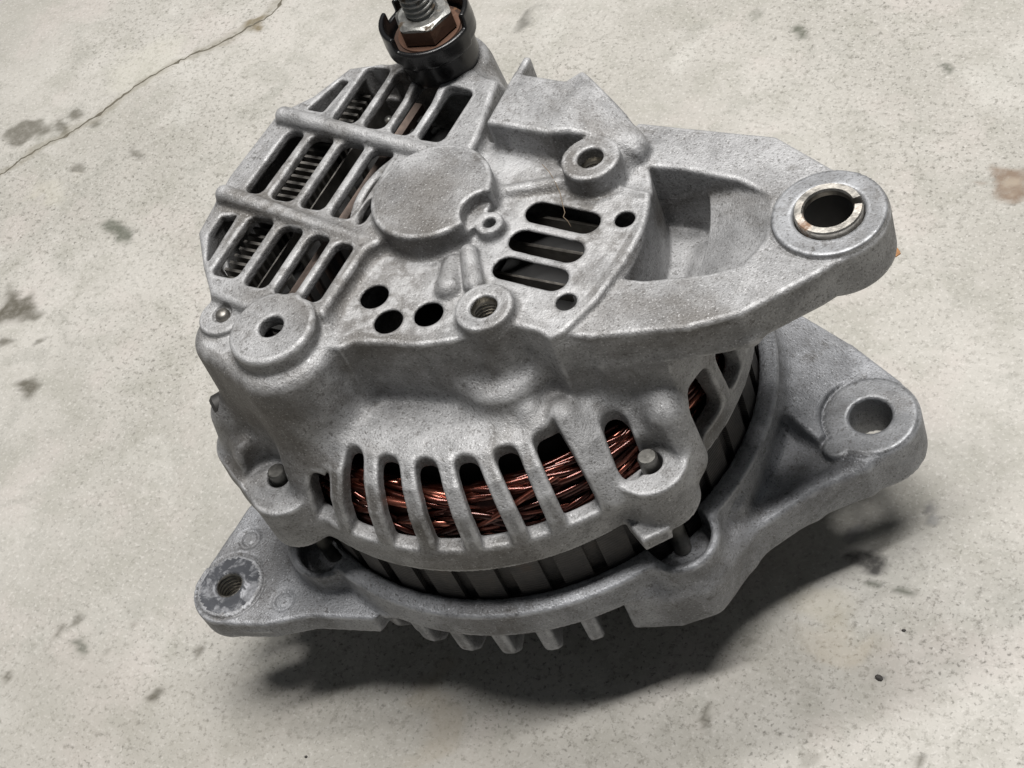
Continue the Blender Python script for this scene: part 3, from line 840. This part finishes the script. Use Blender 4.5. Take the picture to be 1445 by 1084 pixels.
TOPS = [(-43.3, -36.4, 22.0, 41.2), (-33.9, -27.9, 21.6, 40.0), (-25.6, -19.8, 20.9, 38.8), (-17.3, -10.4, 20.2, 37.4)]
MIDS = [(-53.6, -48.8, -3.8, 17.0, 0.6), (-45.6, -38.9, -4.4, 16.6), (-36.3, -29.5, -5.4, 16.0), (-26.9, -20.5, -6.4, 15.2)]
MIDS.append((-19.4, -16.9, -7.5, 1.0))
BOTS = [(-47.1, -39.9, -28.8, -10.6), (-37.1, -30.7, -29.8, -11.6), (-28.0, -22.6, -30.6, -12.4), (-20.2, -15.4, -30.6, -13.4)]
VT = [(-8.9, -51.8), (-0.7, -49.6), (8.0, -48.0), (16.5, -45.7), (24.4, -42.2), (32.2, -37.4)]
VB = [(-8.5, -60.8), (3.0, -60.8), (14.0, -60.3), (23.9, -56.6), (33.7, -51.9), (40.6, -46.5)]
VBARS = []
for a, b2 in zip(VT, VB):
    dx, dy = b2[0] - a[0], b2[1] - a[1]
    VBARS.append(((a[0] - dx * .3, a[1] - dy * .3), (b2[0] + dx * .8, b2[1] + dy * .8)))

FR = build_rear()
def near(cx, cy, r, z0, z1=9.0):
    return lambda x, y, z: (np.hypot(x - cx, y - cy) < r) & (z > z0) & (z < z1)
rules = [('spot_face', M_MACH, lambda x, y, z: (np.hypot(x - PIV[0], y - PIV[1]) < 12.15) & (np.hypot(x - PIV[0], y - PIV[1]) > 7.0) & (z > -8.3)),
         ('bearing_cap', M_CAST, near(*CAP, CAPR + 0.15, -4.6)),
         ('tapped_boss', M_CAST, near(*BOSS[0], 6.65, -7.5)),
         ('tapped_boss', M_CAST, near(*BOSS[1], 6.85, -5.3)),
         ('drilled_boss', M_CAST, near(*LID, 10.3, -5.0)),
         ('rivet_pad', M_CAST, near(*RIV, 5.9, -6.1)),
         ('drilled_lug', M_CAST, near(12.8, 0.2, 3.4, -6.4))]
for (ax, ay), (bx, by) in (((-56.0, 20.3), (-9.0, 16.0)), ((-57.0, -6.6), (-9.0, -11.6))):
    rules.append(('cross_rib', M_CAST, lambda x, y, z, ax=ax, ay=ay, bx=bx, by=by: (capsule2(x, y, (ax, ay), (bx, by), 2.3) < 0) & (z > -4.0) & (np.hypot(x - CAP[0], y - CAP[1]) > CAPR + .2)))
def grille_rule(x0, x1, y0, y1):
    return lambda x, y, z: (x > x0) & (x < x1) & (y > y0) & (y < y1) & (z > -8.6)
for row, (y0, y1) in ((TOPS, (22, 39)), (MIDS[:4], (-6.0, 17.0)), (BOTS, (-29, -11.5))):
    edges = sorted([(a[0], a[1]) for a in row])
    for (p0, p1), (q0, q1) in zip(edges[:-1], edges[1:]):
        rules.append(('grille_bar', M_CAST, grille_rule(p1 - 0.6, q0 + 0.6, y0, y1)))
rules.append(('grille_bar', M_CAST, grille_rule(-47.8, -42.2, 22.5, 40)))
rules.append(('grille_bar', M_CAST, grille_rule(-51.2, -46.4, -27, -11)))
for a, b2 in VBARS:
    rules.append(('vent_bar', M_CAST, lambda x, y, z, a=a, b2=b2: (capsule2(x, y, a, b2, 2.6) < 0) & (np.hypot(x, y) > 50.2) & (z > -46.0) & (z < -28.5)))
rules += [('mounting_arm', M_CAST, lambda x, y, z: (x > 47.6) & (z > -21) & (np.hypot(x, y) > 47.8) & ((np.hypot(x, y) > 61.7) | (z > -14)) & ((y > 27.2) | (y < 27.2) & (z > -8.9) | (x > 60))),
          ('connector_shroud', M_CAST, lambda x, y, z: (x > 0) & (x < 38) & (y > 23) & (z > -5.8) & (np.hypot(x - BOSS[1][0], y - BOSS[1][1]) > 7)),
          ('terminal_pedestal', M_CAST, lambda x, y, z: (np.hypot(x - TERM[0], y - TERM[1]) < 15) & (y > 39.2) & (z > -45)),
          ('bolt_lug', M_CAST, lambda x, y, z: (np.hypot(x - BOLT[0][0], y - BOLT[0][1]) < 9.2) & (z < -40.5)),
          ('bolt_lug', M_CAST, lambda x, y, z: (np.hypot(x - BOLT[1][0], y - BOLT[1][1]) < 8.8) & (z < -40.5))]
rear = split_field(FR, rules, 'rear_housing', M_CAST, alt)
del FR
# ------------------------------------------------------------------ front housing with its two ears
EARL = (-54.5, -70.6)
def build_front():
    F = Field((-72, -86, -103), (101.5, 68, -68), 0.7)
    F.revolve([(0, -78), (60, -78), (60, -70.8), (62.4, -70.6), (64.8, -71.3), (65.2, -79.0), (63.8, -80.5), (63.2, -91.5), (60, -96), (48, -98.5), (0, -98.5)], rnd=0.2)
    # left ear, a flat web with a round end
    F.prism([(-64.0, -66.5), (-63.4, -48.5), (-58, -30), (-30, -40), (0, -60), (-8, -66.2), (-28.5, -71.5), (-39, -77.4), (-50, -80.6)], -86.5, -79.5, 0.7, 2.0)
    F.cyl(*EARL, 10.4, -88.0, -79.5, 0.9, 0.8)
    # right ear: low web, then the higher sloping web from the rim to the eye
    F.prism([(53, 35), (70, 30), (90, 30), (93.0, 18), (90, 10.2), (84.5, 4.8), (75, -3.6), (66.5, -17), (63, -34), (50, -40), (40, 0)], -92, -81.2, 1.0, 5.5)
    def web(X, Y, Z):
        R = np.hypot(X, Y)
        top = np.clip(-73.6 - 0.33 * (R - 62.5), -80.0, -73.0)
        d2 = sdpoly(X, Y, [(44, 40), (56.8, 45.2), (72, 41.0), (87, 33.0), (92.5, 25), (92.5, 14), (87, 8), (80.4, 7.0), (58, 16.8), (50, 20)])
        return ext(d2, Z - top, -13, 0, 1.2) 
    F.add((42, 99, 6, 47, -94, -72), web, 2.6)
    F.cyl(*PIV, 11.9, -93, -80.0, 0.7, 1.0, draft=0.03)
    F.bar((86.5, 7.6), (76, -2.2), 1.6, -92, -80.7, 1.0, 3.0)
    F.bar((76, -2.8), (66.5, -17), 1.6, -92, -80.7, 1.0, 3.0)
    # thick web running down from the right ear
    F.prism([(52, -20), (66, -12), (67.5, -20), (64.5, -33), (57, -40), (46, -43)], -96, -78, 5.0, 4.0)
    F.rod((61.5, 16, -74.5), (63.5, -14, -76.5), 2.2, 2.2, 2.5)
    # pockets round the through bolts
    F.cyl(*BOLT[0], 9.8, -92, -71.6, 1.0, 2.5)
    F.cyl(*BOLT[1], 9.6, -88, -72.2, 1.0, 2.0)
    F.cyl(-33.0, -53.5, 9.0, -84, -72.6, 1.0, 2.0)
    # hollow
    F.revolve([(0, -79.5), (60.3, -79.5), (60.3, -60), (0, -60)], neg=True, k=0.3)
    F.revolve([(0, -95), (48, -95), (50, -91), (56, -84), (60.4, -78), (0, -78)], neg=True, k=1.0)
    for bx, by in BOLT:
        F.cyl(bx, by, 7.6, -77.4, -60, 0, 0.7, neg=True)
    # spot faces and bores
    def eye(X, Y): return np.minimum(circ(X, Y, *PIV, 11.3), circ(X, Y, PIV[0] - 4.9, PIV[1] - 10.8, 3.2))
    F.cut((PIV[0] - 16, PIV[0] + 16, PIV[1] - 16, PIV[1] + 16, -84, -70), lambda X, Y, Z: ext(eye(X, Y) - 0.55, Z, -79.95, -60, 0), 0.15)
    F.add((PIV[0] - 16, PIV[0] + 16, PIV[1] - 16, PIV[1] + 16, -84, -79), lambda X, Y, Z: ext(eye(X, Y), Z, -86, -79.45, 0.15), 0)
    F.cyl(*PIV, 5.15, -98, -70, 0, 0.3, neg=True)
    F.cut((EARL[0] - 12, EARL[0] + 12, EARL[1] - 12, EARL[1] + 12, -84, -78), lambda X, Y, Z: ext(np.abs(circ(X, Y, *EARL, 9.3)) - 0.35, Z, -80.1, -75, 0), 0.2)
    F.cyl(*EARL, 9.0, -84, -79.1, 0.15, 0)
    F.cyl(*EARL, 5.0, -84, -78.6, 0.4, 0.3)
    F.cyl(*EARL, 3.5, -95, -70, 0, 0.4, neg=True)
    for q in ((-57.3, -56.6), (-38.0, -69.8)):
        F.cut((q[0] - 4, q[0] + 4, q[1] - 4, q[1] + 4, -82, -78), lambda X, Y, Z, q=q: ext(np.abs(circ(X, Y, *q, 2.6)) - 0.4, Z, -80.1, -75, 0), 0.2)
    F.rod((-45.5, -79.0, -83.0), (-39.0, -76.9, -83.0), 0.75, 0.75, 0.5)
    # cooling windows of the lower dome
    for k in range(36):
        c = math.radians(k * 10 + 3.0)
        if -46 < ((k * 10 + 3 + 180) % 360 - 180) < 50 or -158 < ((k * 10 + 3 + 180) % 360 - 180) < -103: continue
        ca, sa = math.cos(c), math.sin(c)
        def sw(X, Y, Z, ca=ca, sa=sa):
            t = -X * sa + Y * ca; r = X * ca + Y * sa
            d = smax(np.abs(t) - 3.6, np.maximum(52 - r, r - 75), 1.0)
            return smax(d, Z + 80.0, 1.0)
        x0, x1 = sorted((46 * ca, 70 * ca)); y0, y1 = sorted((46 * sa, 70 * sa))
        F.cut((x0 - 4, x1 + 4, y0 - 4, y1 + 4, -103, -79), sw, 0.8)
    # scalloped casting flash on the rim's inner edge
    rr = np.random.default_rng(3)
    for k in range(120):
        a = math.radians(rr.uniform(-140, -40)); q = rr.uniform(0.3, 0.75)
        F.rod((61.0 * math.cos(a), 61.0 * math.sin(a), -70.9), (61.2 * math.cos(a + .02), 61.2 * math.sin(a + .02), -70.9), q, q, 0.3)
    return F
FF = build_front()
frules = [('spot_face', M_MACH, lambda x, y, z: (np.minimum(np.hypot(x - PIV[0], y - PIV[1]) - 11.3, np.hypot(x - PIV[0] + 4.9, y - PIV[1] + 10.8) - 3.2) < 0.1) & (np.hypot(x - PIV[0], y - PIV[1]) > 5.3) & (z > -79.9)),
          ('spot_face', M_WORN, lambda x, y, z: (np.hypot(x - EARL[0], y - EARL[1]) < 8.0) & (np.hypot(x - EARL[0], y - EARL[1]) > 3.6) & (z > -79.6)),
          ('pivot_ear', M_CAST2, lambda x, y, z: (x > 64) & (y > -16) & (np.hypot(x, y) > 66.5)),
          ('adjuster_ear', M_CAST2, lambda x, y, z: (x < -12) & (y < -30) & (np.hypot(x, y) > 66.0) & (z < -78.0)),
          ('bolt_pocket', M_CAST2, lambda x, y, z: (np.hypot(x - BOLT[0][0], y - BOLT[0][1]) < 10.6) & (z > -79)),
          ('bolt_pocket', M_CAST2, lambda x, y, z: (np.hypot(x - BOLT[1][0], y - BOLT[1][1]) < 10.6) & (z > -79))]
for k in range(36):
    c = math.radians(k * 10 + 8.0)
    frules.append(('vent_bar', M_CAST2, lambda x, y, z, c=c: (np.abs(-x * math.sin(c) + y * math.cos(c)) < 2.2) & (x * math.cos(c) + y * math.sin(c) > 46) & (z < -81) & (z > -95)))
front = split_field(FF, frules, 'front_housing', M_CAST2, alt)
del FF

# ------------------------------------------------------------------ steel and copper between the castings
core = link(bpy.data.objects.new('stator_core', None), alt)
V, Fc = lathe([(50, -52.8), (58.4, -52.8), (58.4, -79), (50, -79)], 0, 0, 96, closed_profile=True)
mesh_obj('lamination_stack', V, Fc, M_LAM, core); sharp(bpy.data.objects['lamination_stack'])
nst = 36
lam = None
for k in range(nst):
    a0 = 2 * math.pi * k / nst; w = math.radians(6.6)
    V = []; Fc = []
    m = 5
    for i in range(m + 1):
        a = a0 - w / 2 + w * i / m
        for r, z in ((58.2, -53.0), (60.0, -53.0), (60.0, -79), (58.2, -79)):
            V.append((r * math.cos(a), r * math.sin(a), z))
    for i in range(m):
        for q in range(3):
            Fc.append((i * 4 + q, (i + 1) * 4 + q, (i + 1) * 4 + q + 1, i * 4 + q + 1))
    Fc.append((0, 1, 2, 3)); Fc.append(tuple(m * 4 + q for q in (3, 2, 1, 0)))
    o = mesh_obj('core_rib', V, Fc, M_LAM, core); sharp(o)

rotor = link(bpy.data.objects.new('rotor', None), alt)
V, Fc = lathe([(0, -34.8), (20, -34.8), (22, -37), (44, -37.5), (45.5, -40), (45.5, -92), (10, -94)], 0, 0, 64)
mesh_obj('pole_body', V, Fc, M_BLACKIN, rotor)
V, Fc = lathe([(9, -116.6), (26, -117.4), (28, -116.4), (28, -114), (24, -112), (28, -110), (24, -108), (28, -106), (24, -104), (29, -102), (29, -100.6), (9, -100)], 0, 0, 64, closed_profile=True)
pul = mesh_obj('pulley', V, Fc, M_DARK, alt); sharp(pul, 40)
V, Fc = lathe([(0, -118), (7, -118), (8.5, -117), (8.5, -96), (0, -96)], 0, 0, 32)
mesh_obj('shaft_end', V, Fc, M_STEEL, pul)

wind = link(bpy.data.objects.new('stator_winding', None), alt)
V, Fc = [], []
prof = []
for i in range(20):
    t = 2 * math.pi * i / 20
    prof.append((52.4 + 3.4 * math.cos(t), -45.8 + 6.8 * math.sin(t)))
V, Fc = lathe(prof, 0, 0, 96, closed_profile=True)
M_WCORE = plain_metal('winding_varnish', (0.05, 0.016, 0.011), 0.35, 0.4, bump=0.4)
mesh_obj('winding_bundle', V, Fc, M_WCORE, wind)
for k in range(150):
    th = math.radians(random.uniform(-60, 140))      # where on the bundle's outside this strand lies
    span = math.radians(random.uniform(16, 52)); mid = math.radians(random.uniform(-120, 12))
    n = 26; pts = []
    d1 = random.uniform(-0.9, 0.9); d2 = random.uniform(-0.5, 0.5); ph = random.uniform(0, 6.3); lift = random.uniform(0.0, 1.7)
    for i in range(n + 1):
        u = i / n; a = mid + span * (u - 0.5)
        t = th + d1 * (u - 0.5) * 1.6 + d2 * math.sin(3.1 * u + ph)
        e = lift - 2.6 * abs(2 * u - 1) ** 4
        r = 52.4 + (3.5 + e) * math.cos(t); z = -45.8 + (6.8 + e) * math.sin(t)
        pts.append((r * math.cos(a), r * math.sin(a), z))
    V, Fc = tube_mesh(pts, random.uniform(0.68, 0.98), 6)
    mesh_obj('copper_wire', V, Fc, M_COPPER, wind)

# ------------------------------------------------------------------ what shows through the grille and slots
sink = link(bpy.data.objects.new('heat_sink', None), alt)
V, Fc = box_mesh(-55, -14, -30, 38, -20, -18.5)
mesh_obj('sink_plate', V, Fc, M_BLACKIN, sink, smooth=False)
Vf, Ff = box_mesh(-50.5, -43.2, -0.40, 0.40, -18.6, -9.4)
fin_me = None
for k in range(31):
    y = -29.0 + k * 2.2
    if fin_me is None:
        o = mesh_obj('fin', Vf, Ff, M_FIN, sink, smooth=False); fin_me = o.data
    else:
        o = link(bpy.data.objects.new('fin', fin_me), sink)
    o.location = (0, y * MM, 0)
carrier = link(bpy.data.objects.new('diode_carrier', None), alt)
V, Fc = box_mesh(-30.6, -28.4, -29, 38, -19, -10.6); mesh_obj('carrier_strip', V, Fc, M_PINK, carrier, smooth=False)
V, Fc = box_mesh(-40.2, -39.8, -29, 38, -19, -11.0); mesh_obj('bus_bar', V, Fc, M_FIN, carrier, smooth=False)
for k in range(9):
    y = -26 + k * 7.4
    V, Fc = lathe([(0, -12.0), (1.0, -12.2), (1.2, -13), (1.2, -20)], -36.6 + 0.6 * (k % 2), y, 12)
    mesh_obj('lead_pin', V, Fc, M_ZINC, carrier)
for k in range(14):
    y = -27 + k * 4.6
    V, Fc = box_mesh(-27.6, -26.6, y, y + 2.2, -19, -11.6)
    mesh_obj('carrier_tooth', V, Fc, M_DARK, carrier, smooth=False)
M_PLATE = plain_metal('plate_steel', (0.30, 0.28, 0.25), 0.35, 0.9, bump=0.1)
brush = link(bpy.data.objects.new('regulator', None), alt)
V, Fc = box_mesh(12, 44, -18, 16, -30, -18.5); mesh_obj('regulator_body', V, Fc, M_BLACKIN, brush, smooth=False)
for y0, wd, zt in ((10.4, 0.7, -12.3), (2.0, 0.8, -12.3), (-6.4, 0.6, -13.2)):
    V, Fc = box_mesh(13, 33, y0, y0 + wd, -19, zt); mesh_obj('regulator_plate', V, Fc, M_PLATE, brush, smooth=False)

# ------------------------------------------------------------------ bushing in the arm, through bolts, threads, rivet
a_s = math.radians(31)
g_ = math.asin(0.95 / 6.2)
V, Fc = lathe([(5.2, -20.4), (5.2, -6.9), (5.5, -6.45), (6.95, -6.45), (7.2, -6.8), (7.2, -20.4)], *PIV, 60, a_s + g_, a_s + 2 * math.pi - g_, closed_profile=True)
bush = mesh_obj('split_bushing', V, Fc, M_STEEL, alt); sharp(bush, 30); bush['label'] = 'worn steel sleeve with a split, pressed in the arm'
V, Fc = lathe([(5.19, -20.3), (5.19, -8.2)], *PIV, 48, a_s + g_, a_s + 2 * math.pi - g_)
mesh_obj('bore', V, Fc, M_BLACKIN, bush)  # black lining: the shade down the bore is put into its colour
for bx, by in BOLT:
    V, Fc = lathe([(0, -39.4), (1.9, -39.4), (2.2, -39.7), (2.2, -77), (0, -77)], bx, by, 24)
    o = mesh_obj('through_bolt', V, Fc, M_BOLT, alt); sharp(o, 30)
    V, Fc = lathe([(2.5, -41.4), (3.1, -41.35), (3.1, -40.6)], bx, by, 24)
for q, zt in zip(BOSS, (-4.3, -3.5)):
    V, Fc = lathe([(3.02, zt - 0.1), (2.95, zt - 1.4), (2.6, zt - 1.8)], *q, 28)
    V2, F2 = thread_mesh(2.75, 1.0, zt - 15, zt - 1.7, -0.42, *q, n=28, per=8, inward=True)
    F2 = [tuple(i + len(V) for i in f) for f in F2]
    mesh_obj('screw_thread', V + V2, Fc + F2, M_THREAD, alt)
V2, F2 = thread_mesh(3.15, 1.25, -88, -79.0, -0.5, *EARL, n=28, per=8, inward=True)
mesh_obj('screw_thread', V2, F2, M_THREAD, alt)
V, Fc = lathe([(0, -4.55), (0.9, -4.65), (1.5, -5.0), (1.75, -5.6), (1.75, -7)], *RIV, 24)
mesh_obj('rivet', V, Fc, M_FIN, alt)
V, Fc = lathe([(0, -8.0), (1.8, -8.0), (2.2, -9.0), (2.2, -14)], LID[0] + 0.4, LID[1] - 0.3, 6)
mesh_obj('inner_stud', V, Fc, M_DARK, alt, smooth=False)
# small screw on the left flank
sx, sy, sz = -45.2, -46.6, -29.0
nd = Vector((-0.62, -0.78, 0.0)).normalized()
V = []; Fc = []
side = Vector((0, 0, 1)).cross(nd).normalized()
rings = [(-3, 2.9), (2.0, 2.9), (2.8, 2.2), (2.8, 1.2), (2.2, 1.0), (2.2, 0.01)]
for t, r in rings:
    for i in range(24):
        a = 2 * math.pi * i / 24
        p = Vector((sx, sy, sz)) + nd * t + (side * math.cos(a) + Vector((0, 0, 1)) * math.sin(a)) * r
        V.append(tuple(p))
for j in range(len(rings) - 1):
    for i in range(24):
        Fc.append((j * 24 + i, j * 24 + (i + 1) % 24, (j + 1) * 24 + (i + 1) % 24, (j + 1) * 24 + i))
o = mesh_obj('flank_screw', V, Fc, M_DARK, alt); sharp(o, 30)

# ------------------------------------------------------------------ output terminal
term = link(bpy.data.objects.new('output_terminal', None), alt)
def build_cup():
    F = Field((TERM[0] - 15, TERM[1] - 15, -7), (TERM[0] + 15, TERM[1] + 15, 14), 0.42)
    cx, cy = TERM
    F.cyl(cx, cy, 9.6, -5, 4.4, 0.7)
    F.cyl(cx, cy, 11.2, 2.8, 7.2, 0.6, 0.6)
    def tall(X, Y, Z):
        t = np.arctan2(Y - cy, X - cx)
        # the rim stands high at the back, dips at the front and ends in a horn at the left
        front = math.radians(-52)
        dt = np.abs((t - front + math.pi) % (2 * math.pi) - math.pi)
        top = np.where(dt < math.radians(52), 7.0, 10.6)
        return ext(circ(X, Y, cx, cy, 11.2), Z - top, -6, 0.0, 0.6)
    F.add((cx - 12, cx + 12, cy - 12, cy + 12, 4, 11), tall, 0.3)
    F.cyl(cx, cy, 9.9, 3.6, 20, 0.3, 0.4, neg=True)
    # gaps either side of the horn
    for deg, w in ((176, 1.9),):
        a = math.radians(deg)
        F.prism([(cx + 6 * math.cos(a) - w * math.sin(a), cy + 6 * math.sin(a) + w * math.cos(a)), (cx + 14 * math.cos(a) - w * math.sin(a), cy + 14 * math.sin(a) + w * math.cos(a)),
                 (cx + 14 * math.cos(a) + w * math.sin(a), cy + 14 * math.sin(a) - w * math.cos(a)), (cx + 6 * math.cos(a) + w * math.sin(a), cy + 6 * math.sin(a) - w * math.cos(a))], 7.2, 20, 0.3, 0.4, neg=True)
    return F
FI = build_cup()
P_, N_, Q_ = FI.mesh()
cup = field_object('insulator_cup', P_, N_, Q_, M_PLASTIC, term); cup['label'] = 'glossy black plastic cup with a notched rim'
V, Fc = lathe([(0, 4.9), (9.0, 4.9), (9.2, 4.6), (9.2, 3.4)], *TERM, 40)
o = mesh_obj('copper_washer', V, Fc, M_BRASS, term); sharp(o, 30); o['label'] = 'tarnished orange copper washer'
V, Fc = lathe([(0, 5.4), (7.8, 5.4), (7.9, 4.8)], *TERM, 40)
o = mesh_obj('rusty_washer', V, Fc, M_RUST, term); sharp(o, 30)
# hexagon nut with chamfered corners, zinc top face on rusty flanks
V = []; Fc = []
lev = [(6.3, 5.3, 1), (7.4, 5.9, 1), (7.4, 9.9, 1)]
hx = math.radians(12)
for r, z, _ in lev:
    for i in range(6): V.append((TERM[0] + r * math.cos(hx + i * math.pi / 3), TERM[1] + r * math.sin(hx + i * math.pi / 3), z))
for j in range(2):
    for i in range(6):
        i2 = (i + 1) % 6; Fc.append((j * 6 + i, j * 6 + i2, j * 6 + 6 + i2, j * 6 + 6 + i))
nut = mesh_obj('hexagon_nut', V, Fc, M_RUST, term, smooth=False); nut['label'] = 'rusty flanks of the terminal nut'
V, Fc = [], []
n = 48
for i in range(n):
    a = 2 * math.pi * i / n
    hexr = 6.41 / math.cos(((a - hx) % (math.pi / 3)) - math.pi / 6)
    V += [(TERM[0] + 3.7 * math.cos(a), TERM[1] + 3.7 * math.sin(a), 11.0), (TERM[0] + 5.9 * math.cos(a), TERM[1] + 5.9 * math.sin(a), 10.95),
          (TERM[0] + hexr * math.cos(a), TERM[1] + hexr * math.sin(a), 10.95 - (hexr - 5.9) * 0.62), (TERM[0] + hexr * math.cos(a), TERM[1] + hexr * math.sin(a), 9.8)]
for i in range(n):
    j = (i + 1) % n
    for q in range(3): Fc.append((i * 4 + q, i * 4 + q + 1, j * 4 + q + 1, j * 4 + q))
o = mesh_obj('nut_face', V, Fc, M_ZINC, nut); sharp(o, 25)
V, Fc = thread_mesh(4.05, 1.55, 4, 33, 0.75, *TERM, n=36, per=10)
mesh_obj('threaded_stud', V, Fc, M_ZINC, term)
for o in term.children_recursive:
    pass
term.location = (0, 0, 2.0 * MM)
# ------------------------------------------------------------------ small loose things
def chip(name, x, y, r, h, mat, label, cat, group=None, seed=0, stretch=1.0, rot=0.0, n=9):
    q = random.Random(seed); V = []; Fc = []
    for lv, (k, z) in enumerate(((1.0, 0.0), (0.95, h * 0.6), (0.5, h))):
        for i in range(n):
            a = 2 * math.pi * i / n
            rr = r * k * (0.75 + 0.5 * q.random())
            u, v = rr * math.cos(a) * stretch, rr * math.sin(a)
            V.append((x + u * math.cos(rot) - v * math.sin(rot), y + u * math.sin(rot) + v * math.cos(rot), z - ZG))
    for lv in range(2):
        for i in range(n):
            i2 = (i + 1) % n; Fc.append((lv * n + i, lv * n + i2, lv * n + n + i2, lv * n + n + i))
    Fc.append(tuple(2 * n + i for i in range(n)))
    o = mesh_obj(name, V, Fc, mat, smooth=False)
    return tag(o, label, cat, group)

def dull(name, c, r=0.8):
    return plain_metal(name, c, r, 0.0, bump=0.5, scale=900)
chip('leaf_fragment', 57.4, 102.4, 1.7, 0.6, dull('dry_leaf', (0.34, 0.17, 0.07)), 'tiny orange scrap of dry leaf on the floor behind the pivot eye', 'leaf', seed=4, stretch=1.4, rot=0.6)
chip('grit_crumb', 97.7, -27.3, 0.75, 0.675, dull('grit', (0.04, 0.037, 0.034)), 'small black crumb of grit out on the clean floor', 'grit', 'grit on the floor', seed=1240, stretch=1.3)
chip('grit_crumb', 99.2, -13.3, 0.4, 0.36000000000000004, dull('grit', (0.04, 0.037, 0.034)), 'tiny black grain of grit beyond the pivot ear shadow', 'grit', 'grit on the floor', seed=1275, stretch=1.3)
chip('grit_crumb', -33.9, -94.1, 0.35, 0.315, dull('grit', (0.04, 0.037, 0.034)), 'tiny brown grain of grit beneath the threaded ear', 'grit', 'grit on the floor', seed=432, stretch=1.3)
FIB = [(16.4, 19.8, -5.15), (19.1, 18.0, -5.25), (21.8, 15.5, -5.35), (24.3, 12.8, -5.45), (26.9, 9.2, -4.85), (28.7, 6.8, -4.65), (29.0, 5.4, -4.45), (30.0, 5.1, -5.25), (31.1, 4.2, -5.85)]
V, Fc = tube_mesh(FIB, 0.09, 5)
fib = mesh_obj('lint_fibre', V, Fc, dull('lint', (0.16, 0.12, 0.08)))
tag(fib, 'thin brown lint fibre lying across the uppermost vent slot', 'fibre')
